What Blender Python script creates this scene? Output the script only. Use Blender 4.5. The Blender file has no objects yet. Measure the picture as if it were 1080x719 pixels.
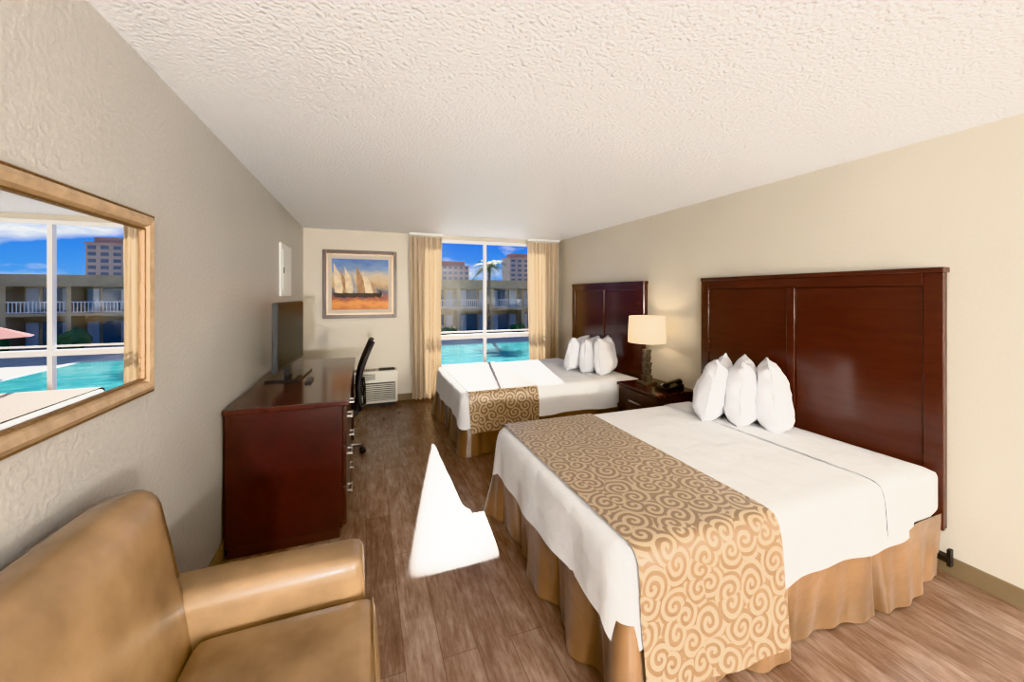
import bpy, bmesh, math, random
from mathutils import Vector, Matrix, noise
random.seed(7)
S=bpy.context.scene
C=bpy.context.collection
XL,XR,YB,YF,H=-0.80,3.07,5.95,-4.4,2.47
CAMH=1.57

# ------------------------------------------------------------ materials
class NT:
    def __init__(s,name):
        s.m=bpy.data.materials.new(name); s.m.use_nodes=True
        s.t=s.m.node_tree; s.n=s.t.nodes; s.l=s.t.links
        s.b=s.n['Principled BSDF']; s.out=s.n['Material Output']
    def node(s,ty,**k):
        nd=s.n.new(ty)
        for a,v in k.items(): setattr(nd,a,v)
        return nd
    def link(s,a,b): s.l.new(a,b)
    def math(s,op,a,b=None):
        nd=s.node('ShaderNodeMath',operation=op)
        for i,v in enumerate((a,b)):
            if v is None: continue
            if isinstance(v,(int,float)): nd.inputs[i].default_value=v
            else: s.link(v,nd.inputs[i])
        return nd.outputs[0]
    def coord(s,scale=(1,1,1),rot=(0,0,0),kind='Object'):
        tc=s.node('ShaderNodeTexCoord'); mp=s.node('ShaderNodeMapping')
        mp.inputs['Scale'].default_value=scale; mp.inputs['Rotation'].default_value=rot
        s.link(tc.outputs[kind],mp.inputs[0]); return mp.outputs[0]
    def noise(s,vec,scale,detail=3,rough=.5):
        nd=s.node('ShaderNodeTexNoise'); nd.inputs['Scale'].default_value=scale
        nd.inputs['Detail'].default_value=detail; nd.inputs['Roughness'].default_value=rough
        s.link(vec,nd.inputs['Vector']); return nd.outputs['Fac']
    def ramp(s,fac,stops):
        nd=s.node('ShaderNodeValToRGB'); cr=nd.color_ramp
        while len(cr.elements)<len(stops): cr.elements.new(.5)
        for e,(p,c) in zip(cr.elements,stops):
            e.position=p; e.color=(*c,1) if len(c)==3 else c
        s.link(fac,nd.inputs[0]); return nd.outputs[0]
    def bump(s,h,strength,dist=.01):
        nd=s.node('ShaderNodeBump'); nd.inputs['Strength'].default_value=strength
        nd.inputs['Distance'].default_value=dist
        s.link(h,nd.inputs['Height']); s.link(nd.outputs[0],s.b.inputs['Normal'])

def M(name,col,rough=.5,metal=0,var=.0,vscale=6,bump=0,bscale=60,bdist=.005,stretch=(1,1,1),spec=None,coat=0,sheen=0):
    k=NT(name); b=k.b
    b.inputs['Base Color'].default_value=(*col,1); b.inputs['Roughness'].default_value=rough
    b.inputs['Metallic'].default_value=metal
    if spec is not None: b.inputs['Specular IOR Level'].default_value=spec
    if coat: b.inputs['Coat Weight'].default_value=coat; b.inputs['Coat Roughness'].default_value=.15
    if sheen: b.inputs['Sheen Weight'].default_value=sheen
    v=k.coord(stretch)
    if var:
        f=k.noise(v,vscale,4)
        c=k.ramp(f,[(.3,tuple(x*(1-var) for x in col)),(.7,tuple(min(1,x*(1+var)) for x in col))])
        k.link(c,b.inputs['Base Color'])
    if bump:
        k.bump(k.noise(v,bscale,3),bump,bdist)
    return k.m

def emis(name,col,st):
    k=NT(name); k.b.inputs['Base Color'].default_value=(*col,1)
    k.b.inputs['Emission Color'].default_value=(*col,1); k.b.inputs['Emission Strength'].default_value=st
    return k.m

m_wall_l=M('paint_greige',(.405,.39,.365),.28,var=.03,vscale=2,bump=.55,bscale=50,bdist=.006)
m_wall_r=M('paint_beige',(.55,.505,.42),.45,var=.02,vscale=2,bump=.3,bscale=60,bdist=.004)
def ceil_mat():
    k=NT('popcorn_ceiling'); b=k.b
    b.inputs['Base Color'].default_value=(.90,.92,.96,1); b.inputs['Roughness'].default_value=.38
    v=k.coord()
    vo=k.node('ShaderNodeTexVoronoi'); vo.inputs['Scale'].default_value=60; k.link(v,vo.inputs['Vector'])
    n=k.noise(v,70,4,.7)
    h=k.math('ADD',k.math('MULTIPLY',vo.outputs['Distance'],-.6),n)
    k.bump(h,.85,.010)
    return k.m
m_ceil=ceil_mat()
def floor_mat():
    k=NT('vinyl_plank_floor'); b=k.b
    v=k.coord(rot=(0,0,math.pi/2))
    br=k.node('ShaderNodeTexBrick'); br.offset=.37; br.offset_frequency=2
    for n,x in (('Scale',1),('Brick Width',1.22),('Row Height',.155),('Mortar Size',.0014),('Mortar Smooth',.1),('Bias',0)):
        br.inputs[n].default_value=x
    br.inputs['Color1'].default_value=(0,0,0,1); br.inputs['Color2'].default_value=(1,1,1,1)
    br.inputs['Mortar'].default_value=(.5,.5,.5,1)
    k.link(v,br.inputs['Vector'])
    g=k.coord((24,2.6,1)); gn=k.noise(g,2.2,6,.72)
    g2=k.coord((5,1.6,1)); gn2=k.noise(g2,2.6,5,.68)
    bw=k.node('ShaderNodeRGBToBW'); k.link(br.outputs['Color'],bw.inputs[0])
    f=k.math('ADD',k.math('MULTIPLY',gn,.5),k.math('MULTIPLY',gn2,.5))
    f=k.math('ADD',f,k.math('MULTIPLY',k.math('SUBTRACT',bw.outputs[0],.5),.10))
    c=k.ramp(f,[(.30,(.090,.050,.034)),(.45,(.160,.096,.066)),(.57,(.240,.160,.118)),(.75,(.36,.275,.22))])
    mx=k.node('ShaderNodeMix',data_type='RGBA'); k.link(br.outputs['Fac'],mx.inputs[0])
    k.link(c,mx.inputs[6]); mx.inputs[7].default_value=(.09,.055,.035,1)
    k.link(mx.outputs[2],b.inputs['Base Color'])
    b.inputs['Roughness'].default_value=.25
    k.bump(gn,.12,.003)
    return k.m
m_floor=floor_mat()
m_base=M('vinyl_baseboard',(.17,.125,.075),.5,var=.05)
m_white=M('white_trim',(.75,.75,.73),.4)
m_alu=M('window_frame_white',(.78,.78,.78),.35)
def wood(name,dark,light,rough=.25,stretch=(1,12,12),mixf=.4,vs=9):
    k=NT(name); v=k.coord(stretch); f=k.noise(v,3,5,.6)
    v2=k.coord(); f2=k.noise(v2,vs,5,.65)
    ff=k.math('ADD',k.math('MULTIPLY',f,1-mixf),k.math('MULTIPLY',f2,mixf))
    c=k.ramp(ff,[(.36,dark),(.66,light)]); k.link(c,k.b.inputs['Base Color'])
    k.b.inputs['Roughness'].default_value=rough
    k.b.inputs['Coat Weight'].default_value=.3; k.b.inputs['Coat Roughness'].default_value=.12
    return k.m
m_cherry=wood('cherry_wood',(.022,.0075,.006),(.038,.012,.009),.28,(2,2,14),.1)
m_head=wood('cherry_headboard',(.046,.013,.0095),(.058,.017,.012),.21,(1,1.2,9),.0)
m_cherry_top=wood('cherry_wood_top',(.035,.012,.011),(.055,.018,.015),.2,(10,1,4),.1)
m_cherry_pan=wood('cherry_wood_panel',(.018,.006,.005),(.042,.011,.0095),.28,(1,1,1.5),.55,12)
m_linen=M('white_linen',(.71,.705,.70),.8,var=.02,vscale=5,bump=.55,bscale=6,bdist=.03,sheen=.15)
m_pillow=M('pillow_cotton',(.74,.735,.75),.8,bump=.5,bscale=9,bdist=.02,sheen=.15)
m_skirt=M('bedskirt_satin',(.150,.080,.036),.30,var=.3,vscale=3,bump=.35,bscale=12,bdist=.014,sheen=.2)
def curtain_mat():
    k=NT('curtain_fabric'); b=k.b
    b.inputs['Base Color'].default_value=(.56,.45,.32,1); b.inputs['Roughness'].default_value=.6
    b.inputs['Sheen Weight'].default_value=.3
    tr=k.node('ShaderNodeBsdfTranslucent'); tr.inputs[0].default_value=(.70,.53,.33,1)
    mx=k.node('ShaderNodeMixShader'); mx.inputs[0].default_value=.18
    k.link(b.outputs[0],mx.inputs[1]); k.link(tr.outputs[0],mx.inputs[2]); k.link(mx.outputs[0],k.out.inputs[0])
    k.bump(k.noise(k.coord((60,60,4)),4,2),.15,.003)
    return k.m
m_curt=curtain_mat()
def runner_mat():
    k=NT('scroll_damask'); b=k.b
    tc=k.node('ShaderNodeTexCoord'); uv=tc.outputs['UV']
    dn=k.node('ShaderNodeTexNoise'); dn.inputs['Scale'].default_value=5; k.link(uv,dn.inputs['Vector'])
    sb=k.node('ShaderNodeVectorMath',operation='MULTIPLY_ADD'); k.link(dn.outputs['Color'],sb.inputs[0])
    sb.inputs[1].default_value=(.05,.05,0); k.link(uv,sb.inputs[2])
    P=sb.outputs[0]
    vo=k.node('ShaderNodeTexVoronoi',voronoi_dimensions='2D'); vo.inputs['Scale'].default_value=9.5
    vo.inputs['Randomness'].default_value=.9; k.link(P,vo.inputs['Vector'])
    d=k.node('ShaderNodeVectorMath',operation='SUBTRACT'); k.link(P,d.inputs[0]); k.link(vo.outputs['Position'],d.inputs[1])
    sx=k.node('ShaderNodeSeparateXYZ'); k.link(d.outputs[0],sx.inputs[0])
    ang=k.math('ARCTAN2',sx.outputs[1],sx.outputs[0])
    sc=k.node('ShaderNodeSeparateXYZ'); k.link(vo.outputs['Color'],sc.inputs[0])
    sgn=k.math('SUBTRACT',k.math('MULTIPLY',k.math('GREATER_THAN',sc.outputs[0],.5),2),1)
    r=k.node('ShaderNodeVectorMath',operation='LENGTH'); k.link(d.outputs[0],r.inputs[0])
    ph=k.math('ADD',k.math('MULTIPLY',ang,sgn),k.math('MULTIPLY',r.outputs['Value'],185))
    ph=k.math('ADD',ph,k.math('MULTIPLY',sc.outputs[1],6.28))
    s=k.math('SINE',ph)
    s2=k.math('ADD',k.math('MULTIPLY',s,.5),.5)
    c=k.ramp(s2,[(.0,(.165,.098,.050)),(.46,(.165,.098,.050)),(.62,(.37,.275,.17)),(1,(.37,.275,.17))])
    k.link(c,b.inputs['Base Color']); b.inputs['Roughness'].default_value=.42
    b.inputs['Sheen Weight'].default_value=.15
    k.bump(s2,.15,.003)
    return k.m
m_runner=runner_mat()
m_leather=M('tan_leather',(.225,.143,.078),.27,var=.25,vscale=5,bump=.2,bscale=160,bdist=.002,coat=.18)
m_black=M('black_plastic',(.010,.010,.011),.35)
m_screen=M('tv_screen',(.004,.004,.005),.3,spec=.12)
m_mesh=M('black_mesh',(.015,.015,.018),.7,bump=.4,bscale=300)
m_chrome=M('chrome',(.7,.7,.7),.15,1)
m_nickel=M('brushed_nickel',(.62,.6,.57),.3,1)
m_ptac=M('ptac_cream',(.64,.61,.53),.45)
m_dark=M('dark_slot',(.04,.04,.04),.6)
m_gold=M('mirror_frame_gold',(.50,.36,.23),.33,.4,var=.2,vscale=20,bump=.15,bscale=40)
m_gold2=M('mirror_bead_bronze',(.20,.12,.06),.35,.5,bump=.6,bscale=90)
m_mirror=M('mirror_glass',(.95,.95,.95),.0,1)
def glass_mat():
    k=NT('window_glass'); tr=k.node('ShaderNodeBsdfTransparent'); gl=k.node('ShaderNodeBsdfGlossy')
    gl.inputs['Roughness'].default_value=.02; mx=k.node('ShaderNodeMixShader'); mx.inputs[0].default_value=.03
    tr.inputs[0].default_value=(.97,.98,.98,1)
    k.link(tr.outputs[0],mx.inputs[1]); k.link(gl.outputs[0],mx.inputs[2]); k.link(mx.outputs[0],k.out.inputs[0]); return k.m
m_glass=glass_mat()
def shade_mat():
    k=NT('lamp_shade_linen'); b=k.b; b.inputs['Base Color'].default_value=(.72,.66,.54,1)
    b.inputs['Roughness'].default_value=.8
    tr=k.node('ShaderNodeBsdfTranslucent'); tr.inputs[0].default_value=(.9,.80,.60,1)
    mx=k.node('ShaderNodeMixShader'); mx.inputs[0].default_value=.4
    k.link(b.outputs[0],mx.inputs[1]); k.link(tr.outputs[0],mx.inputs[2]); k.link(mx.outputs[0],k.out.inputs[0])
    k.bump(k.noise(k.coord((1,1,1)),150,2),.2,.002); return k.m
m_shade=shade_mat()
m_lampb=M('lamp_base_grey_wood',(.10,.08,.06),.45,var=.4,vscale=30,bump=.5,bscale=50)

# ------------------------------------------------------------ geometry helpers
def obj(name,bm,mat,smooth=False,parent=None):
    me=bpy.data.meshes.new(name); bm.normal_update(); bm.to_mesh(me); bm.free()
    mats=mat if isinstance(mat,(list,tuple)) else [mat]
    for m in mats: me.materials.append(m)
    if smooth:
        for p in me.polygons: p.use_smooth=True
    o=bpy.data.objects.new(name,me); C.objects.link(o)
    if parent is not None:
        o.parent=parent; o.matrix_parent_inverse=Matrix.Translation(-parent.location)
    return o
def group(name,loc):
    e=bpy.data.objects.new(name,None); e.location=loc; e.empty_display_size=.1; C.objects.link(e); return e
def addbox(bm,x0,x1,y0,y1,z0,z1,mi=0,rot=None):
    vs=[bm.verts.new((x,y,z)) for x in (x0,x1) for y in (y0,y1) for z in (z0,z1)]
    fs=[(0,1,3,2),(4,6,7,5),(0,4,5,1),(2,3,7,6),(0,2,6,4),(1,5,7,3)]
    for f in fs:
        fc=bm.faces.new([vs[i] for i in f]); fc.material_index=mi
    if rot is not None:
        for v in vs: v.co=rot@v.co
    return vs
def boxes(name,L,mat,parent=None,bev=0,seg=2):
    bm=bmesh.new()
    for b in L: addbox(bm,*b)
    if bev: bmesh.ops.bevel(bm,geom=list(bm.edges),offset=bev,segments=seg,affect='EDGES',profile=.5,clamp_overlap=True)
    return obj(name,bm,mat,False,parent)
def rbox(name,c,dims,r,mat,parent=None,puff=(0,0,0),rot=None,n=12):
    """dense rounded cushion; puff bulges the faces outwards along x,y,z"""
    bm=bmesh.new(); bmesh.ops.create_cube(bm,size=2)
    bmesh.ops.subdivide_edges(bm,edges=list(bm.edges),cuts=n,use_grid_fill=True)
    h=Vector(dims)/2
    for v in bm.verts:
        u=v.co.copy()
        u=Vector([math.copysign(abs(a)**.75,a) for a in u])
        p=Vector([u[i]*h[i] for i in range(3)])
        q=Vector([max(-(h[i]-r),min(h[i]-r,p[i])) for i in range(3)])
        d=p-q
        if d.length>1e-6: p=q+d.normalized()*r
        f=[(1-min(1,abs(u[i]))**2) for i in range(3)]
        for i in range(3):
            j,k=(i+1)%3,(i+2)%3
            p[i]+=math.copysign(1,u[i])*abs(u[i])**3*puff[i]*f[j]*f[k]
        v.co=p
    mt=Matrix.Translation(c)@(rot.to_4x4() if rot is not None else Matrix.Identity(4))
    bm.transform(mt)
    return obj(name,bm,mat,True,parent)
def cyl(name,p0,p1,r0,r1,mat,parent=None,seg=24,smooth=True,bm=None,caps=True):
    own=bm is None
    if own: bm=bmesh.new()
    p0=Vector(p0);p1=Vector(p1); d=p1-p0
    q=d.to_track_quat('Z','Y').to_matrix().to_4x4()
    bmesh.ops.create_cone(bm,cap_ends=caps,segments=seg,radius1=r0,radius2=max(r1,1e-4),depth=d.length,matrix=Matrix.Translation((p0+p1)/2)@q)
    if own:
        o=obj(name,bm,mat,False,parent)
        for p in o.data.polygons: p.use_smooth=len(p.vertices)==4
        return o
def tube(name,pts,r,mat,parent=None,closed=False):
    cu=bpy.data.curves.new(name,'CURVE'); cu.dimensions='3D'; cu.bevel_depth=r; cu.bevel_resolution=3
    sp=cu.splines.new('POLY'); sp.points.add(len(pts)-1); sp.use_cyclic_u=closed
    for p,q in zip(sp.points,pts): p.co=(*q,1)
    cu.materials.append(mat)
    o=bpy.data.objects.new(name,cu); C.objects.link(o)
    if parent is not None:
        o.parent=parent; o.matrix_parent_inverse=Matrix.Translation(-parent.location)
    return o
def lathe(name,c,prof,mat,parent=None,seg=32,sq=False):
    bm=bmesh.new(); rings=[]
    for r,z in prof:
        rings.append([bm.verts.new((c[0]+r*math.cos(2*math.pi*i/seg),c[1]+r*math.sin(2*math.pi*i/seg),c[2]+z)) for i in range(seg)])
    for a,b in zip(rings,rings[1:]):
        for i in range(seg): bm.faces.new((a[i],a[(i+1)%seg],b[(i+1)%seg],b[i]))
    return obj(name,bm,mat,True,parent)
def grid(name,nu,nv,fn,mat,parent=None,uvf=None,smooth=True):
    bm=bmesh.new(); V=[[bm.verts.new(fn(i/(nu-1),j/(nv-1))) for j in range(nv)] for i in range(nu)]
    uvl=bm.loops.layers.uv.new('UVMap') if uvf else None
    for i in range(nu-1):
        for j in range(nv-1):
            f=bm.faces.new((V[i][j],V[i+1][j],V[i+1][j+1],V[i][j+1]))
            if uvf:
                for lp,(a,b) in zip(f.loops,((i,j),(i+1,j),(i+1,j+1),(i,j+1))): lp[uvl].uv=uvf(a/(nu-1),b/(nv-1))
    return obj(name,bm,mat,smooth,parent)

# ------------------------------------------------------------ room shell
T=.12
boxes('floor',[(XL-T,XR+T,YF-T,YB+T,-.12,0)],m_floor)
boxes('ceiling',[(XL-T,XR+T,YF-T,YB+T,H,H+.12)],m_ceil)
boxes('wall_left',[(XL-T,XL,YF-T,YB+T,0,H)],m_wall_l)
boxes('wall_right',[(XR,XR+T,YF-T,YB+T,0,H)],m_wall_r)
WX0,WX1,WZ0,WZ1=.80,2.86,.12,2.41
boxes('wall_back',[(XL,WX0,YB,YB+T,0,H),(WX1,XR,YB,YB+T,0,H),(WX0,WX1,YB,YB+T,0,WZ0),(WX0,WX1,YB,YB+T,WZ1,H)],m_wall_r)
boxes('wall_front',[(XL,XR,YF-T,YF,0,H)],m_wall_r)
boxes('baseboard_right',[(XR-.012,XR,YF,YB,0,.10)],m_base,bev=.003)
boxes('baseboard_left',[(XL,XL+.012,YF,YB,0,.10)],m_base,bev=.003)
boxes('baseboard_back',[(XL+.012,XR-.012,YB-.012,YB,0,.10)],m_base,bev=.003)

# window
g=group('window_1',((WX0+WX1)/2,YB+.05,WZ0))
w=.045; MX=1.785
fy0,fy1=YB+.02,YB+.09
boxes('frame',[(WX0,WX0+w,fy0,fy1,WZ0,WZ1),(WX1-w,WX1,fy0,fy1,WZ0,WZ1),
   (WX0+w,WX1-w,fy0,fy1,WZ0,WZ0+w),(WX0+w,WX1-w,fy0,fy1,WZ1-w,WZ1),
   (MX-.022,MX+.022,fy0,fy1,WZ0+w,WZ1-w),
   (WX0+w,MX-.022,fy0,fy1,.865,.93),(MX+.022,WX1-w,fy0,fy1,.865,.93)],m_alu,g)
boxes('slider_sash',[(WX0+w+.01,WX1-w-.01,fy0-.005,fy0+.02,.965,.985)],m_alu,g)
boxes('glass',[(WX0+w,WX1-w,YB+.055,YB+.058,WZ0+w,WZ1-w)],m_glass,g)

# curtains
def curtain(x0,x1,nf,ph,name='curtain'):
    g=group(name,((x0+x1)/2,YB-.12,.03))
    def fn(u,v):
        z=.03+v*(H-.06-.03)
        pinch=.86+.14*abs(v-.02)**.6
        xc=(x0+x1)/2; x=xc+(x0+u*(x1-x0)-xc)*(pinch if v<1 else 1)
        a=.045*(1.0-.35*v)
        y=YB-.13+a*math.sin(u*nf*2*math.pi+ph+.5*math.sin(v*3))+.012*math.sin(u*nf*4.7*math.pi+v*2)
        return (x+.012*math.sin(v*5+u*20)*(1-v),y,z)
    grid('fabric',nf*16,26,fn,m_curt,g)
    boxes('rail',[(x0-.01,x1+.01,YB-.145,YB-.115,H-.035,H-.001)],m_white,g,.003)
curtain(.60,1.07,6,0)
curtain(2.47,3.03,7,1)

# PTAC air conditioner
g=group('air_conditioner_unit',(-.02,YB-.12,.06))
boxes('case',[(-.50,.42,YB-.24,YB-.014,.05,.50)],m_ptac,g,.018,3)
boxes('stand',[(-.46,.38,YB-.20,YB-.02,0,.05)],m_dark,g)
boxes('intake_louvers',[(-.45,.38,YB-.252,YB-.238,.10+i*.026,.112+i*.026) for i in range(9)],m_ptac,g,.002)
boxes('grille_recess',[(-.46,.385,YB-.243,YB-.2405,.09,.34)],m_dark,g)
boxes('top_grille',[(-.42+i*.025,-.41+i*.025,YB-.22,YB-.10,.5,.506) for i in range(22)],m_dark,g)
boxes('control_panel',[(.17,.385,YB-.22,YB-.09,.5,.512)],m_dark,g,.003)
boxes('outlet_slots',[(-.44,.12,YB-.2425,YB-.2405,.385+i*.022,.394+i*.022) for i in range(4)],m_dark,g)

# painting
def painting():
    y=YB-.002; x0,x1,z0,z1=-.56,.42,1.23,2.185
    g=group('framed_painting',((x0+x1)/2,YB,z0))
    mfr=M('painting_frame_walnut',(.075,.035,.022),.35); mmat=M('painting_mat',(.55,.49,.41),.8)
    f=.05
    boxes('frame',[(x0,x0+f,y-.035,y,z0,z1),(x1-f,x1,y-.035,y,z0,z1),(x0+f,x1-f,y-.035,y,z0,z0+f),(x0+f,x1-f,y-.035,y,z1-f,z1)],mfr,g,.006)
    boxes('inner_gilt',[(x0+f,x0+f+.012,y-.024,y-.004,z0+f,z1-f),(x1-f-.012,x1-f,y-.024,y-.004,z0+f,z1-f),(x0+f+.012,x1-f-.012,y-.024,y-.004,z0+f,z0+f+.012),(x0+f+.012,x1-f-.012,y-.024,y-.004,z1-f-.012,z1-f)],m_gold,g)
    boxes('mat_board',[(x0+f,x1-f,y-.012,y-.001,z0+f,z1-f)],mmat,g)
    a0,a1,b0,b1=x0+.115,x1-.115,z0+.12,z1-.12
    W=a1-a0;Hh=b1-b0
    k=NT('painted_canvas'); v=k.coord(); sp=k.node('ShaderNodeSeparateXYZ'); k.link(v,sp.inputs[0])
    n=k.noise(k.coord((3,1,6)),2.6,5,.65)
    t=k.math('DIVIDE',k.math('SUBTRACT',sp.outputs[2],b0),Hh)
    t=k.math('ADD',t,k.math('MULTIPLY',k.math('SUBTRACT',n,.5),.35))
    c=k.ramp(t,[(0,(.45,.12,.02)),(.12,(.68,.27,.04)),(.22,(.30,.06,.02)),(.34,(.06,.08,.13)),(.5,(.52,.34,.16)),(.66,(.52,.42,.30)),(.78,(.16,.26,.44)),(1,(.03,.11,.38))])
    k.link(c,k.b.inputs['Base Color']); k.b.inputs['Roughness'].default_value=.5
    boxes('canvas',[(a0,a1,y-.015,y-.012,b0,b1)],k.m,g)
    def poly(nm,pts,mat,dy):
        bm=bmesh.new(); vs=[bm.verts.new((a0+p[0]*W,y-.015-dy,b0+p[1]*Hh)) for p in pts]; bm.faces.new(vs); obj(nm,bm,mat,False,g)
    s1=M('sail_cream',(.70,.57,.39),.6,var=.25,vscale=14); s2=M('sail_ochre',(.36,.20,.10),.6,var=.3,vscale=16); s3=M('sail_grey',(.30,.29,.29),.6,var=.3,vscale=16)
    hu=M('hull_dark',(.04,.025,.02),.6,var=.3,vscale=20)
    for i,(bx,sc,ma,mb) in enumerate(((.03,1.0,s1,s2),(.22,.92,s1,s3),(.42,.95,s2,s1),(.60,.72,s1,s2),(.76,.5,s3,s1))):
        poly('sail_main_%d'%i,[(bx+.02,.34),(bx+.15*sc,.31),(bx+.17*sc,.48*sc),(bx+.10*sc,.70*sc),(bx+.0,.92*sc)],ma,.001+i*.0006)
        poly('sail_jib_%d'%i,[(bx+.17*sc,.33),(bx+.29*sc,.30),(bx+.23*sc,.5*sc),(bx+.11*sc,.84*sc)],mb,.0013+i*.0006)
        poly('hull_%d'%i,[(bx-.02,.33),(bx+.02,.25),(bx+.20*sc,.23),(bx+.28*sc,.32)],hu,.0016+i*.0006)
painting()

# breaker panel cover on left wall
g=group('electrical_panel_cover',(XL,4.65,1.55))
boxes('cover',[(XL,XL+.018,4.38,4.95,1.55,2.08)],m_white,g,.005)
boxes('door_flap',[(XL+.018,XL+.024,4.44,4.89,1.61,2.02)],m_white,g,.002)
boxes('latch',[(XL+.024,XL+.03,4.46,4.475,1.78,1.84)],m_black,g)

# mirror
def mirror():
    y0,y1,z0,z1=.80,1.915,1.19,1.875
    g=group('wall_mirror',(XL,(y0+y1)/2,z0)); x=XL+.001
    def ring(nm,ins,wd,dx,mat,bev):
        a,b,c,d=y0+ins,y1-ins,z0+ins,z1-ins
        bm=bmesh.new()
        prof=[(0,0),(0,dx*.8),(wd*.3,dx),(wd*.75,dx*.85),(wd,dx*.45),(wd,0)]
        rings=[]
        for o,h in prof:
            rings.append([bm.verts.new((x+h,p,q)) for p,q in ((a+o,c+o),(b-o,c+o),(b-o,d-o),(a+o,d-o))])
        for r1,r2 in zip(rings,rings[1:]):
            for i in range(4): bm.faces.new((r1[i],r1[(i+1)%4],r2[(i+1)%4],r2[i]))
        bmesh.ops.recalc_face_normals(bm,faces=bm.faces)
        obj(nm,bm,mat,False,g)
    ring('frame_outer',0,.012,.026,m_gold2,0)
    ring('frame_main',.011,.046,.034,m_gold,0)
    ring('frame_bead',.056,.010,.024,m_gold2,0)
    boxes('mirror_glass',[(x,x+.012,y0+.062,y1-.062,z0+.062,z1-.062)],m_mirror,g)
mirror()

# ------------------------------------------------------------ beds
ZT=.62
def wavef(x,y,f): return f*(.010*math.sin(8*x+7*y)+.006*math.sin(21*x+19*y+1))
PROF=[(-.11,0),(-.07,-.001),(-.045,-.004),(-.022,-.013),(-.006,-.030),(.002,-.055),(.008,-.09),(.012,-.14),(.015,-.20),(.018,-.26),(.021,-.30)]
def bed(y0,zhem_run,name='queen_bed'):
    y1=y0+1.53; x0,x1=.87,2.99
    g=group(name,((x0+x1)/2,(y0+y1)/2,0))
    hy0,hy1=y0+.01,y0+1.68
    hx=XR-.015-.05
    boxes('headboard_back',[(hx+.022,XR-.002,hy0+.01,hy1-.01,.25,1.70)],m_cherry,g)
    st=.085
    boxes('headboard_frame',[(hx,hx+.024,hy0,hy0+st,.25,1.69),(hx,hx+.024,hy1-st,hy1,.25,1.69),
        (hx,hx+.024,(hy0+hy1)/2-.03,(hy0+hy1)/2+.03,.25,1.62),(hx-.001,hx+.024,hy0+st,hy1-st,1.62,1.69)],m_head,g,.004)
    boxes('headboard_panels',[(hx+.010,hx+.024,hy0+st+.004,(hy0+hy1)/2-.034,.25,1.616),(hx+.010,hx+.024,(hy0+hy1)/2+.034,hy1-st-.004,.25,1.616)],m_head,g,.004)
    boxes('headboard_cap',[(hx-.006,XR-.002,hy0-.004,hy1+.004,1.69,1.722)],m_head,g,.006)
    boxes('box_spring',[(x0+.05,x1-.01,y0+.04,y1-.04,.16,.34)],m_linen,g,.02)
    bm=bmesh.new()
    for px in (x0+.15,(x0+x1)/2,x1-.12):
        for py in (y0+.12,y1-.12): addbox(bm,px-.025,px+.025,py-.025,py+.025,0,.16)
    addbox(bm,x1-.035,x1+.01,y0-.03,y0+.07,.11,.14)
    addbox(bm,x1-.03,x1+.0,y0-.035,y0-.02,.09,.18)
    obj('frame_legs',bm,m_black,False,g)
    rbox('mattress',((x0+x1)/2+.005,(y0+y1)/2,.47),(x1-x0-.02,y1-y0,.27),.06,m_linen,g,n=14)
    def path(xs,xe,ya,yb,r,step=.018):
        P=[]
        n=int((xe-xs-r)/step)
        for i in range(n+1): P.append((xe-(xe-xs-r)*i/n,ya,0,-1))
        for i in range(1,12):
            a=-math.pi/2-math.pi/2*i/12; P.append((xs+r+r*math.cos(a),ya+r+r*math.sin(a),math.cos(a),math.sin(a)))
        n=int((yb-ya-2*r)/step)
        for i in range(n+1): P.append((xs,ya+r+(yb-ya-2*r)*i/n,-1,0))
        for i in range(1,12):
            a=math.pi-math.pi/2*i/12; P.append((xs+r+r*math.cos(a),yb-r+r*math.sin(a),math.cos(a),math.sin(a)))
        n=int((xe-xs-r)/step)
        for i in range(n+1): P.append((xs+r+(xe-xs-r)*i/n,yb,0,1))
        return P
    P=path(x0,2.62,y0,y1,.13)
    bm=bmesh.new(); rows=[]
    for o,dz in PROF:
        f=min(1,max(0,-dz/.30)); row=[]
        for (x,y,nx,ny) in P:
            corner=abs(nx*ny)*2
            w=wavef(x,y,f)+corner*f*.02
            row.append(bm.verts.new((x+nx*(o+w),y+ny*(o+w),ZT+dz*(1+.18*corner)+f*.006*math.sin(7*x+5*y))))
        rows.append(row)
    for a,b in zip(rows,rows[1:]):
        for i in range(len(P)-1): bm.faces.new((a[i],a[i+1],b[i+1],b[i]))
    bm.faces.new(rows[0])
    bmesh.ops.recalc_face_normals(bm,faces=bm.faces)
    obj('coverlet',bm,m_linen,True,g)
    # bed skirt with folds and box pleats
    P=path(x0+.005,x1-.02,y0+.005,y1-.005,.05,.010)
    bm=bmesh.new(); rows=[]; nz=12
    for j in range(nz+1):
        t=j/nz; z=.36-(.352)*t; row=[]
        for (x,y,nx,ny) in P:
            s=x+y*1.0
            q=math.sin(11*s+2.5*math.sin(2.7*s))
            w=(.004+.026*t)*(abs(q)**.7*math.copysign(1,q))+.008*t*math.sin(37*s+t*2)+.010*t
            cx=min(abs(y-y0)+abs(x-x0),abs(y-y1)+abs(x-x0)); w+=.05*t*math.exp(-(cx/.10)**2)-.05*t*math.exp(-((cx-.20)/.035)**2)
            for pc in (1.75,2.35):
                if ny: w-=.055*t*math.exp(-((x-pc)/.022)**2)
            for pc in (y0+.55,y0+1.05):
                if nx: w-=.055*t*math.exp(-((y-pc)/.022)**2)
            w=max(w,-.03)
            row.append(bm.verts.new((x+nx*(w+.004),y+ny*(w+.004),z)))
        rows.append(row)
    for a,b in zip(rows,rows[1:]):
        for i in range(len(P)-1): bm.faces.new((a[i],a[i+1],b[i+1],b[i]))
    bmesh.ops.recalc_face_normals(bm,faces=bm.faces)
    obj('bed_skirt',bm,m_skirt,True,g)
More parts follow.
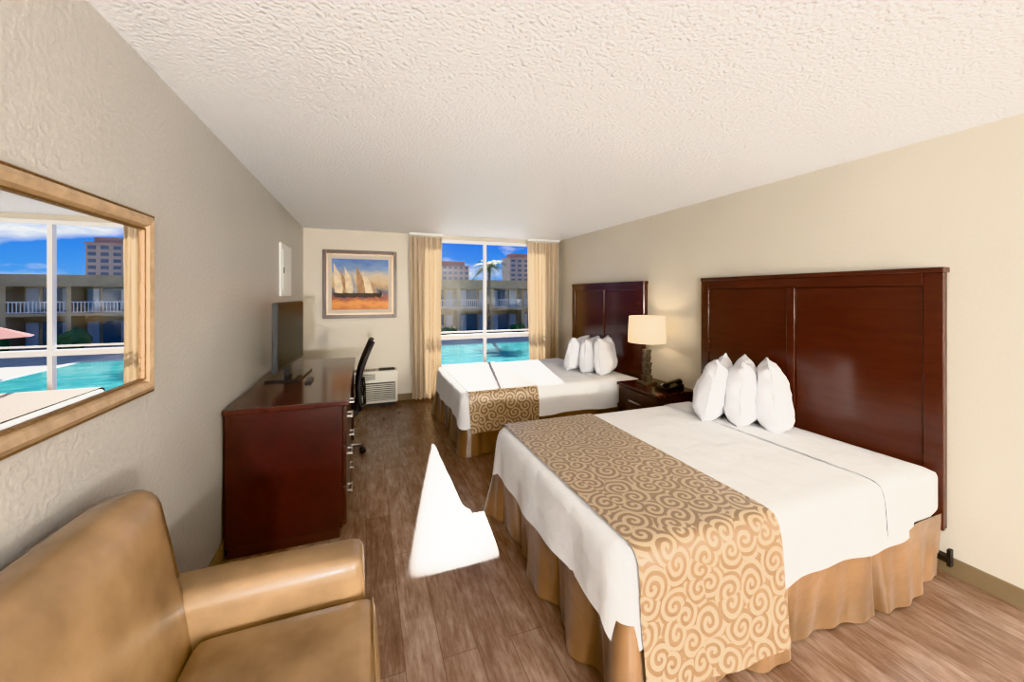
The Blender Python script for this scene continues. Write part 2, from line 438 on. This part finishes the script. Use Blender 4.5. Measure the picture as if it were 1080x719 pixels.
    def strip(nm,xa,xb,off,zb,mat):
        sec=[]
        zl=ZT-.30
        if zb<zl:
            m=6
            for i in range(m): sec.append((.024+off+.02*(1-i/m),zb+(zl-zb)*i/m,1))
        for o,dz in reversed(PROF): sec.append((o+off,ZT+dz+off*(1 if dz>-.03 else .5),min(1,-dz/.30)))
        pts=[(y0-o,z,f,-1) for o,z,f in sec if z>=zb-1e-6]
        pts+= [(y0+.11+(y1-y0-.22)*i/12,ZT+off,0,0) for i in range(1,12)]
        pts+= [(y1+o,z,f,1) for o,z,f in reversed(sec) if z>=zb-1e-6]
        L=[0]
        for a,b in zip(pts,pts[1:]): L.append(L[-1]+math.hypot(a[0]-b[0],a[1]-b[1]))
        nu=len(pts);nv=28
        def fn(u,v):
            y,z,f,sg=pts[round(u*(nu-1))]; x=xa+(xb-xa)*v
            return (x+f*.012*math.sin(3+z*9)*(v-.5),y+sg*wavef(x,y0 if sg<0 else y1,f),z)
        o=grid(nm,nu,nv,fn,mat,g,uvf=lambda u,v:(xa+(xb-xa)*v,L[round(u*(nu-1))]))
        bm=bmesh.new(); bm.from_mesh(o.data); bmesh.ops.recalc_face_normals(bm,faces=bm.faces); bm.to_mesh(o.data); bm.free()
    strip('bed_runner',.93,1.66,.010,zhem_run,m_runner)
    strip('turned_sheet',2.42,2.66,.007,.335,m_linen)
    cy=y0
    if y0<2: data=((2.56,cy+1.12,33,12,.47),(2.66,cy+.965,36,4,.46),(2.76,cy+.81,39,-5,.47))
    else: data=((2.53,cy+.68,33,12,.42),(2.62,cy+.51,36,4,.41),(2.70,cy+.34,40,-5,.43))
    for i,(px,py,ang,tilt,Hp) in enumerate(data):
        W,Tt=.46,.225
        bm=bmesh.new(); bmesh.ops.create_cube(bm,size=2)
        bmesh.ops.subdivide_edges(bm,edges=list(bm.edges),cuts=17,use_grid_fill=True)
        for v in bm.verts:
            u,q,w=v.co
            th=math.sqrt(max(0,(1-abs(u)**3.8)*(1-abs(q)**3.4)))
            sag=1+.20*(-q)
            chop=.04*math.exp(-((u-.15*(i-1))/.35)**2)*max(0,q)**2
            X=u*W/2*(1-.05*(1-q*q)); Z=q*Hp/2*(1-.04*(1-u*u))-chop
            Y=w*Tt/2*(.04+.96*th)*sag
            nn=noise.noise(Vector((u*1.6+i*5,q*1.6,w+y0)))*.018
            n2=noise.noise(Vector((u*5+i*9,q*5,w*2)))*.010
            v.co=(X+nn+n2,Y*(1+nn*5)+nn+n2,Z+nn)
        R=Matrix.Translation((px,py,ZT+.262))@Matrix.Rotation(math.radians(ang),4,'Z')@Matrix.Rotation(math.radians(tilt),4,'X')
        bm.transform(R)
        zm=min(v.co.z for v in bm.verts)
        bmesh.ops.translate(bm,verts=bm.verts,vec=(0,0,ZT-.012-zm))
        for v in bm.verts:
            if v.co.z<ZT+.003: v.co.z=ZT+.003
        obj('pillow_%d'%(i+1),bm,m_pillow,True,g)
bed(1.17,.10)
bed(3.66,.24)

# ------------------------------------------------------------ nightstand, lamp, phone
g=group('nightstand',(2.82,3.24,0))
nx0,nx1,ny0,ny1,nzt=2.57,3.05,2.95,3.55,.62
boxes('top',[(nx0-.015,nx1,ny0-.012,ny1+.012,nzt-.03,nzt)],m_cherry_top,g,.005)
boxes('carcass',[(nx0+.02,nx1,ny0,ny1,.08,nzt-.03)],m_cherry,g,.003)
boxes('plinth',[(nx0+.04,nx1,ny0+.02,ny1-.02,0,.08)],m_cherry,g)
boxes('drawers',[(nx0,nx0+.022,ny0+.008,ny1-.008,.34,nzt-.04),(nx0,nx0+.022,ny0+.008,ny1-.008,.09,.33)],m_cherry,g,.004)
bm=bmesh.new()
for z in (.47,.22):
    addbox(bm,nx0-.03,nx0-.02,3.16,3.34,z-.008,z+.008)
    addbox(bm,nx0-.022,nx0,3.18,3.19,z-.005,z+.005); addbox(bm,nx0-.022,nx0,3.31,3.32,z-.005,z+.005)
obj('handles',bm,m_nickel,False,g)

lx,ly=2.79,3.36
g=group('table_lamp',(lx,ly,nzt))
boxes('base',[(lx-.075,lx+.075,ly-.075,ly+.075,nzt,nzt+.025)],m_lampb,g,.006)
bm=bmesh.new()
for i in range(5):
    z=nzt+.025+i*.068; r=.036-.002*i if i%2==0 else .030-.001*i
    tp=r+.010
    bmesh.ops.create_cone(bm,cap_ends=True,segments=4,radius1=r*1.4,radius2=tp*1.4,depth=.066,matrix=Matrix.Translation((lx,ly,z+.033))@Matrix.Rotation(math.pi/4,4,'Z'))
bmesh.ops.bevel(bm,geom=list(bm.edges),offset=.004,segments=2,affect='EDGES')
obj('column',bm,m_lampb,False,g)
cyl('neck',(lx,ly,nzt+.36),(lx,ly,nzt+.50),.009,.009,m_nickel,g)
lathe('shade',(lx,ly,nzt+.44),[(.192,0),(.193,.003),(.180,.272),(.179,.275)],m_shade,g,48)
bm=bmesh.new(); cyl('',(lx,ly,nzt+.70),(lx,ly,nzt+.73),.008,.004,None,bm=bm)
for a in range(3):
    d=Vector((math.cos(a*2.094),math.sin(a*2.094),0))*.179
    cyl('',(lx,ly,nzt+.705),(lx+d.x,ly+d.y,nzt+.705),.002,.002,None,bm=bm,seg=6)
cyl('',(lx,ly,nzt+.5),(lx,ly,nzt+.70),.003,.003,None,bm=bm,seg=6)
obj('spider_finial',bm,m_nickel,False,g)
bm=bmesh.new(); bmesh.ops.create_uvsphere(bm,u_segments=16,v_segments=12,radius=.028,matrix=Matrix.Translation((lx,ly,nzt+.55)))
obj('bulb',bm,emis('bulb_glow',(1,.8,.55),5),True,g)

g=group('desk_telephone',(2.82,3.06,nzt))
bm=bmesh.new(); vs=addbox(bm,2.71,2.93,2.98,3.15,nzt,nzt+.03)
for v in vs:
    if v.co.x>2.8 and v.co.z>nzt+.01: v.co.z+=.035
bmesh.ops.bevel(bm,geom=list(bm.edges),offset=.006,segments=2,affect='EDGES'); obj('body',bm,m_black,False,g)
R=Matrix.Translation((2.82,3.02,nzt+.065))@Matrix.Rotation(-.155,4,'Y')
bm=bmesh.new()
addbox(bm,-.10,.10,-.02,.02,.01,.03)
addbox(bm,-.105,-.055,-.026,.026,-.012,.02); addbox(bm,.055,.105,-.026,.026,-.012,.02)
bm.transform(R); bmesh.ops.bevel(bm,geom=list(bm.edges),offset=.005,segments=2,affect='EDGES'); obj('handset',bm,m_black,False,g)
bm=bmesh.new()
R=Matrix.Translation((2.82,3.10,nzt+.052))@Matrix.Rotation(-.155,4,'Y')
for i in range(4):
    for j in range(3): addbox(bm,-.06+i*.025,-.042+i*.025,-.025+j*.02,-.012+j*.02,-.004,.004)
bm.transform(R); obj('keypad',bm,M('key_grey',(.5,.5,.5),.5),False,g)

# ------------------------------------------------------------ dresser / desk
g=group('dresser_desk',(-.46,3.6,0))
dx0,dx1,dy0,dy1,dz=XL+.013,-.12,2.74,4.55,.885
boxes('top',[(dx0,dx1+.015,dy0-.015,dy1,dz-.035,dz)],m_cherry_top,g,.005)
boxes('cabinet',[(dx0+.005,dx1-.022,dy0,3.66,.06,dz-.035)],m_cherry_pan,g,.003)
boxes('plinth',[(dx0+.02,dx1-.04,dy0,3.64,0,.06)],m_cherry,g)
boxes('desk_side_panel',[(dx0+.005,dx1,dy1-.035,dy1-.004,0,dz-.035)],m_cherry,g)
boxes('desk_modesty_panel',[(dx0+.005,dx0+.025,3.66,dy1-.035,.35,dz-.035)],m_cherry,g)
zs=[.07,.33,.59,.845]
dr=[]
for a,b in zip(zs,zs[1:]): dr.append((dx1-.022,dx1,dy0+.006,3.655,a+.004,b-.004))
boxes('drawer_fronts',dr,m_cherry,g,.004)
bm=bmesh.new()
for a,b in zip(zs,zs[1:]):
    z=(a+b)/2
    for yy in (3.0,3.38):
        addbox(bm,dx1+.022,dx1+.032,yy-.065,yy+.065,z-.006,z+.006)
        addbox(bm,dx1-.001,dx1+.023,yy-.055,yy-.045,z-.005,z+.005); addbox(bm,dx1-.001,dx1+.023,yy+.045,yy+.055,z-.005,z+.005)
obj('handles',bm,m_nickel,False,g)

# TV
g=group('television',(-.6,3.7,dz))
R=Matrix.Translation((-.60,3.70,dz))@Matrix.Rotation(math.radians(-4),4,'Z')
def tb(nm,L,mat,bev=.004):
    bm=bmesh.new()
    for b in L: addbox(bm,*b)
    bmesh.ops.bevel(bm,geom=list(bm.edges),offset=bev,segments=2,affect='EDGES',clamp_overlap=True)
    bm.transform(R); obj(nm,bm,mat,False,g)
tb('bezel',[(-.02,.02,-.41,.41,.10,.62)],m_black,.006)
tb('screen',[(.0195,.0215,-.392,.392,.125,.605)],m_screen,.0005)
tb('rear_housing',[(-.055,-.018,-.28,.28,.14,.50)],m_black,.012)
tb('neck',[(-.03,.01,-.05,.05,.012,.16)],m_black)
tb('stand_base',[(-.12,.13,-.24,.24,0,.014)],M('tv_base_gloss',(.012,.012,.013),.1),.004)
g=group('remote_control',(-.45,3.42,dz))
boxes('body',[(-.44,-.395,3.34,3.50,dz,dz+.018)],m_black,g,.005)

# office chair
def office_chair(cx,cy):
    g=group('office_chair',(cx,cy,0))
    bm=bmesh.new()
    for i in range(5):
        a=math.radians(72*i+8); d=Vector((math.cos(a),math.sin(a),0))
        cyl('',Vector((cx,cy,.11)),Vector((cx,cy,.075))+d*.27,.022,.014,None,bm=bm,seg=10)
    cyl('',(cx,cy,.08),(cx,cy,.14),.035,.03,None,bm=bm)
    cyl('',(cx,cy,.14),(cx,cy,.41),.018,.018,None,bm=bm)
    obj('star_base',bm,m_chrome,True,g)
    bm=bmesh.new()
    for i in range(5):
        a=math.radians(72*i+8); d=Vector((math.cos(a),math.sin(a),0))*.27; t=Vector((-d.y,d.x,0)).normalized()
        for s in (-1,1):
            p=Vector((cx,cy,.028))+d+t*.012*s; cyl('',p,p+t*.016*s,.028,.028,None,bm=bm,seg=16)
    obj('casters',bm,m_black,True,g)
    boxes('mechanism',[(cx-.1,cx+.12,cy-.07,cy+.07,.40,.435)],m_black,g,.01)
    rbox('seat',(cx,cy,.47),(.46,.47,.075),.035,m_mesh,g,puff=(0,0,.02))
    def bk(off):
        def fn(u,v):
            z=.52+v*.60; yv=(u-.5)*2; wd=.22*(1-.25*v*v)*(1-.15*(1-v)**2)
            x=cx+.235+.05*v+.06*math.sin(v*math.pi*.5)*v-.035*math.cos(yv*1.3)+.03-.045*math.sin(v*math.pi)+off
            return (x,cy+yv*wd,z)
        return fn
    o=grid('backrest',15,22,bk(0),m_mesh,g)
    md=o.modifiers.new('thick','SOLIDIFY'); md.thickness=.035; md.offset=0
    bm=bmesh.new()
    pts=[(cx+.10,.425),(cx+.24,.43),(cx+.29,.50),(cx+.285,.62),(cx+.275,.75)]
    for (xa,za),(xb,zb) in zip(pts,pts[1:]): cyl('',(xa,cy,za),(xb,cy,zb),.016,.016,None,bm=bm,seg=10)
    for s in (-1,1):
        ap=[(cx+.02,cy+s*.20,.44),(cx+.02,cy+s*.265,.47),(cx+.0,cy+s*.27,.655)]
        for a,b in zip(ap,ap[1:]): cyl('',a,b,.013,.013,None,bm=bm,seg=10)
    obj('brackets',bm,m_black,True,g)
    for i,s in enumerate((-1,1)):
        rbox('armrest_%d'%(i+1),(cx+.02,cy+s*.27,.668),(.25,.05,.03),.013,m_black,g,n=6)
office_chair(-.30,4.09)

# ------------------------------------------------------------ leather armchair
def armchair():
    g=group('leather_armchair',(-.38,1.18,0))
    Y0,Y1=.62,1.66; XB=XL+.03; XF=.0
    aw=.17
    rbox('base_frame',((XB+XF)/2+.03,(Y0+Y1)/2,.20),(XF-XB-.10,Y1-Y0-.04,.22),.03,m_leather,g,n=10)
    rbox('arm_far',((XB+XF)/2+.01,Y1-aw/2,.345),(XF-XB-.04,aw,.55),.035,m_leather,g,puff=(.01,.01,.012),n=14)
    rbox('arm_near',((XB+XF)/2+.01,Y0+aw/2,.345),(XF-XB-.04,aw,.55),.035,m_leather,g,puff=(.01,.01,.012),n=14)
    rbox('seat_cushion',(-.235,(Y0+Y1)/2,.42),(.53,Y1-Y0-2*aw-.01,.17),.04,m_leather,g,puff=(.012,.0,.025),n=14)
    R=Matrix.Rotation(math.radians(-10),3,'Y')
    rbox('back_rest',(-.635,(Y0+Y1)/2-.015,.62),(.18,Y1-Y0-.17,.70),.06,m_leather,g,puff=(.035,.01,.02),rot=R,n=16)
    for y in (Y1-aw+.022,Y1-.022,Y0+aw-.022,Y0+.022):
        tube('arm_piping',[(-.52,y,.615),(-.30,y,.618),(-.05,y,.613),(-.018,y,.59),(-.008,y,.50),(-.008,y,.15)],.0035,m_leather,g)
    tube('seat_piping',[(.022,Y0+aw+.03,.495),(.026,(Y0+Y1)/2,.50),(.022,Y1-aw-.03,.495)],.0035,m_leather,g)
    bm=bmesh.new()
    for x in (XB+.08,XF-.08):
        for y in (Y0+.07,Y1-.07): cyl('',(x,y,0),(x,y,.10),.018,.026,None,bm=bm,seg=12)
    obj('feet',bm,m_cherry,False,g)
armchair()

# ------------------------------------------------------------ unseen fill lights behind the camera, torchiere-shaped, added to brighten the room
def add_fill_lamp(x,y,P,col):
    g=group('fill_lamp',(x,y,0))
    lathe('base',(x,y,0),[(0.001,0),(.14,0),(.14,.02),(.03,.035),(.012,.05)],m_nickel,g)
    cyl('pole',(x,y,.04),(x,y,1.10),.012,.012,m_nickel,g)
    lathe('bowl',(x,y,1.08),[(.012,0),(.07,.02),(.09,.04),(.092,.045),(.085,.042),(.06,.03),(.01,.01)],m_nickel,g)
    l=bpy.data.lights.new('fill_lamp_light','POINT'); l.energy=P; l.color=col; l.shadow_soft_size=.15
    o=bpy.data.objects.new('fill_light',l); o.location=(x,y,1.30); C.objects.link(o); o.parent=g; o.matrix_parent_inverse=Matrix.Translation(-g.location)
add_fill_lamp(2.2,-3.2,720,(1,.94,.84))
add_fill_lamp(-.1,-3.2,690,(.94,.965,1))
l=bpy.data.lights.new('lamp_light','POINT'); l.energy=6; l.color=(1,.80,.56); l.shadow_soft_size=.04
o=bpy.data.objects.new('lamp_bulb_light',l); o.location=(lx,ly,nzt+.60); C.objects.link(o)
o.parent=bpy.data.objects['table_lamp']; o.matrix_parent_inverse=Matrix.Translation(-o.parent.location)

# ------------------------------------------------------------ exterior
GZ=-3.0
m_deck=M('pool_deck_concrete',(.40,.38,.35),.8,var=.1,vscale=1)
boxes('courtyard_ground',[(-120,250,7.5,400,GZ-.3,GZ)],m_deck)
def water():
    k=NT('pool_water'); k.b.inputs['Roughness'].default_value=.12
    n=k.noise(k.coord((1,2,1)),1.2,3)
    k.link(k.ramp(n,[(.3,(.02,.26,.29)),(.7,(.07,.40,.38))]),k.b.inputs['Base Color']); k.bump(n,.3,.05); return k.m
g=group('swimming_pool',(6,29,GZ))
boxes('coping',[(-4.5,16.5,21.5,34.5,GZ,GZ+.06)],m_white,g)
boxes('water_surface',[(-4,16,22,34,GZ+.06,GZ+.08)],water(),g)
m_bw=M('motel_stucco',(.56,.41,.23),.8,var=.1,vscale=.5); m_roof=M('motel_roof',(.42,.31,.18),.8,var=.15,vscale=1)
m_rail=M('motel_railing_white',(.75,.76,.76),.6); m_glz=M('motel_glazing',(.10,.13,.16),.2); m_dr=M('motel_curtain_white',(.62,.64,.64),.8)
g=group('motel_building',(15,46,GZ))
BX0,BX1,BY=-34,78,44
boxes('walls',[(BX0,BX1,BY+1.8,BY+10,GZ,GZ+5.6)],m_bw,g)
boxes('roof',[(BX0-.5,BX1+.5,BY-.5,BY+10.5,GZ+5.2,GZ+6.2)],m_roof,g)
boxes('slabs',[(BX0,BX1,BY,BY+1.8,GZ+2.7,GZ+2.95)],m_bw,g)
col=[];gl=[];cu=[];ra=[]
for i in range(29):
    x=BX0+i*4
    col.append((x-.16,x+.16,BY+.02,BY+1.8,GZ,GZ+5.2))
    if i<28:
        for z in (0,2.95):
            gl.append((x+.4,x+2.6,BY+1.74,BY+1.8,GZ+z+.15,GZ+z+2.15))
            cu.append((x+.6,x+1.3,BY+1.70,BY+1.74,GZ+z+.2,GZ+z+2.1)); cu.append((x+2.85,x+3.65,BY+1.72,BY+1.8,GZ+z+.05,GZ+z+2.1))
        ra.append((x+.16,x+3.84,BY+.02,BY+.07,GZ+3.85,GZ+3.93)); ra.append((x+.16,x+3.84,BY+.02,BY+.07,GZ+3.0,GZ+3.06))
        for j in range(15): ra.append((x+.3+j*.24,x+.36+j*.24,BY+.03,BY+.06,GZ+3.06,GZ+3.85))
boxes('columns',col,m_bw,g); boxes('glazing',gl,m_glz,g); boxes('drapes',cu,m_dr,g); boxes('railings',ra,m_rail,g)
def tower(x0,x1,y,top,name='highrise_tower'):
    g=group(name,((x0+x1)/2,y,GZ))
    boxes('body',[(x0,x1,y,y+15,GZ,top)],M('tower_stucco',(.40,.32,.27),.8),g)
    L=[];nx=7
    for r in range(int((top-GZ)/3)):
        for c in range(nx):
            ww=(x1-x0)/nx; L.append((x0+c*ww+ww*.2,x0+c*ww+ww*.8,y-.2,y,GZ+r*3+.8,GZ+r*3+2.4))
    boxes('windows',L,M('tower_glass',(.10,.13,.18),.3),g)
    boxes('penthouse',[(x0+2,x1-2,y+2,y+12,top,top+2.5),(x0-.5,x1+.5,y-.5,y+15.5,top-.6,top)],M('tower_cap',(.45,.25,.2),.8),g)
tower(34,56,220,18); tower(85,116,230,25)
def palm(x,y,h,name='palm_tree'):
    g=group(name,(x,y,GZ)); bm=bmesh.new(); n=12
    for i in range(n):
        a=Vector((x+.3*math.sin(i/n*1.5),y,GZ+h*i/n)); b=Vector((x+.3*math.sin((i+1)/n*1.5),y,GZ+h*(i+1)/n)); cyl('',a,b,.2,.15,None,bm=bm,seg=10)
    obj('trunk',bm,M('palm_bark',(.2,.14,.09),.9,bump=.6,bscale=8),False,g)
    top=Vector((x+.3,y,GZ+h)); bm=bmesh.new()
    for f in range(26):
        az=f*2.399; el=random.uniform(-.2,1.2); L=random.uniform(1.9,2.6); pts=[]
        for s in range(9):
            t=s/8; r=L*t*math.cos(el*(1-.4*t)); zz=L*t*math.sin(el)-1.5*t*t
            pts.append(top+Vector((math.cos(az)*r,math.sin(az)*r,zz)))
        side=Vector((-math.sin(az),math.cos(az),0))
        for s in range(8):
            for k in (-1,1):
                for q in (0,.5):
                    p=pts[s].lerp(pts[s+1],q); d=(pts[s+1]-pts[s]).normalized(); wl=.55*math.sin(math.pi*min(1,(s+q+.8)/8.8))+.05
                    tip=p+side*k*wl+d*.3-Vector((0,0,.2))
                    bm.faces.new((bm.verts.new(p),bm.verts.new(p+d*.10),bm.verts.new(tip)))
    obj('fronds',bm,M('palm_leaf',(.16,.22,.05),.6),False,g)
palm(12.0,39.6,7.6); palm(28,41,5.6)
def shrub(x,y,r):
    bm=bmesh.new()
    for i in range(5):
        bmesh.ops.create_icosphere(bm,subdivisions=3,radius=r*random.uniform(.5,.8),matrix=Matrix.Translation((x+random.uniform(-r,r)*.7,y+random.uniform(-r,r)*.3,GZ+r*random.uniform(.4,.7))))
    for v in bm.verts: v.co+=Vector((1,1,1))*noise.noise(v.co*2)*.25*r
    zm=min(v.co.z for v in bm.verts); bmesh.ops.translate(bm,verts=bm.verts,vec=(0,0,GZ-zm))
    obj('shrub',bm,M('shrub_leaf',(.08,.13,.04),.8,var=.5,vscale=3),True)
for x in (3,8,16,20,25,31): shrub(x,40.8,random.uniform(.7,1.1))
def parasol(x,y,col):
    g=group('patio_umbrella',(x,y,GZ))
    cyl('pole',(x,y,GZ),(x,y,GZ+2.8),.04,.04,m_white,g)
    bm=bmesh.new(); cyl('',(x,y,GZ+2.1),(x,y,GZ+2.8),1.7,.05,None,bm=bm,seg=8,caps=False); obj('canopy',bm,M('umbrella_canvas',col,.8),False,g)
    cyl('base',(x,y,GZ),(x,y,GZ+.1),.35,.3,m_dark,g)
parasol(18.4,31,(.30,.015,.01)); parasol(-6,26,(.30,.015,.01))
def lounger(x,y):
    g=group('pool_lounger',(x,y,GZ))
    boxes('bed',[(x,x+.6,y,y+1.3,GZ+.33,GZ+.38)],m_white,g)
    bm=bmesh.new(); vs=addbox(bm,x,x+.6,y+1.3,y+1.95,GZ+.33,GZ+.38)
    for v in vs:
        if v.co.y>y+1.5: v.co.z+=.4
    obj('backrest',bm,m_white,False,g)
    boxes('legs',[(a,a+.04,b,b+.04,GZ,GZ+.33) for a in (x,x+.56) for b in (y+.1,y+1.2)],m_white,g)
for i in range(7): lounger(4+i*2.3,18.6)

# ------------------------------------------------------------ world + sun
w=bpy.data.worlds.new('World'); S.world=w; w.use_nodes=True
nt=w.node_tree; N=nt.nodes; Lk=nt.links; bg=N['Background']
tc=N.new('ShaderNodeTexCoord'); sp=N.new('ShaderNodeSeparateXYZ'); Lk.new(tc.outputs['Generated'],sp.inputs[0])
cr=N.new('ShaderNodeValToRGB'); Lk.new(sp.outputs[2],cr.inputs[0])
E=cr.color_ramp.elements; E[0].position=0; E[0].color=(.08,.38,.88,1); E[1].position=.55; E[1].color=(.12,.24,.58,1)
e=E.new(.14); e.color=(.010,.15,.72,1)
mp=N.new('ShaderNodeMapping'); mp.inputs['Scale'].default_value=(1,1,3.2); mp.inputs['Location'].default_value=(.3,.1,0); Lk.new(tc.outputs['Generated'],mp.inputs[0])
no=N.new('ShaderNodeTexNoise'); no.inputs['Scale'].default_value=4.2; no.inputs['Detail'].default_value=7; no.inputs['Roughness'].default_value=.55; Lk.new(mp.outputs[0],no.inputs['Vector'])
c2=N.new('ShaderNodeValToRGB'); Lk.new(no.outputs['Fac'],c2.inputs[0]); c2.color_ramp.elements[0].position=.50; c2.color_ramp.elements[1].position=.66
mx=N.new('ShaderNodeMix'); mx.data_type='RGBA'; Lk.new(c2.outputs[0],mx.inputs[0]); Lk.new(cr.outputs[0],mx.inputs[6]); mx.inputs[7].default_value=(.95,.97,1,1)
Lk.new(mx.outputs[2],bg.inputs[0]); bg.inputs[1].default_value=1.3
sl=bpy.data.lights.new('sun','SUN'); sl.energy=17; sl.color=(1,.96,.90); sl.angle=math.radians(1.2)
so=bpy.data.objects.new('sun',sl); C.objects.link(so); so.location=(5,12,8)
so.rotation_euler=Vector((-.228,-1,-.628)).to_track_quat('-Z','Y').to_euler()

# ------------------------------------------------------------ camera
cam=bpy.data.cameras.new('camera'); co=bpy.data.objects.new('camera',cam); C.objects.link(co)
F=410
cam.sensor_fit='HORIZONTAL'; cam.sensor_width=36; cam.lens=36*F/1080
cam.shift_y=-(359.5-310)/1080
co.location=(0,0,CAMH); co.rotation_euler=(math.radians(90),0,-math.atan(154/F))
cam.clip_start=.02; cam.clip_end=1000
S.camera=co
S.view_settings.view_transform='Khronos PBR Neutral'
S.view_settings.exposure=0
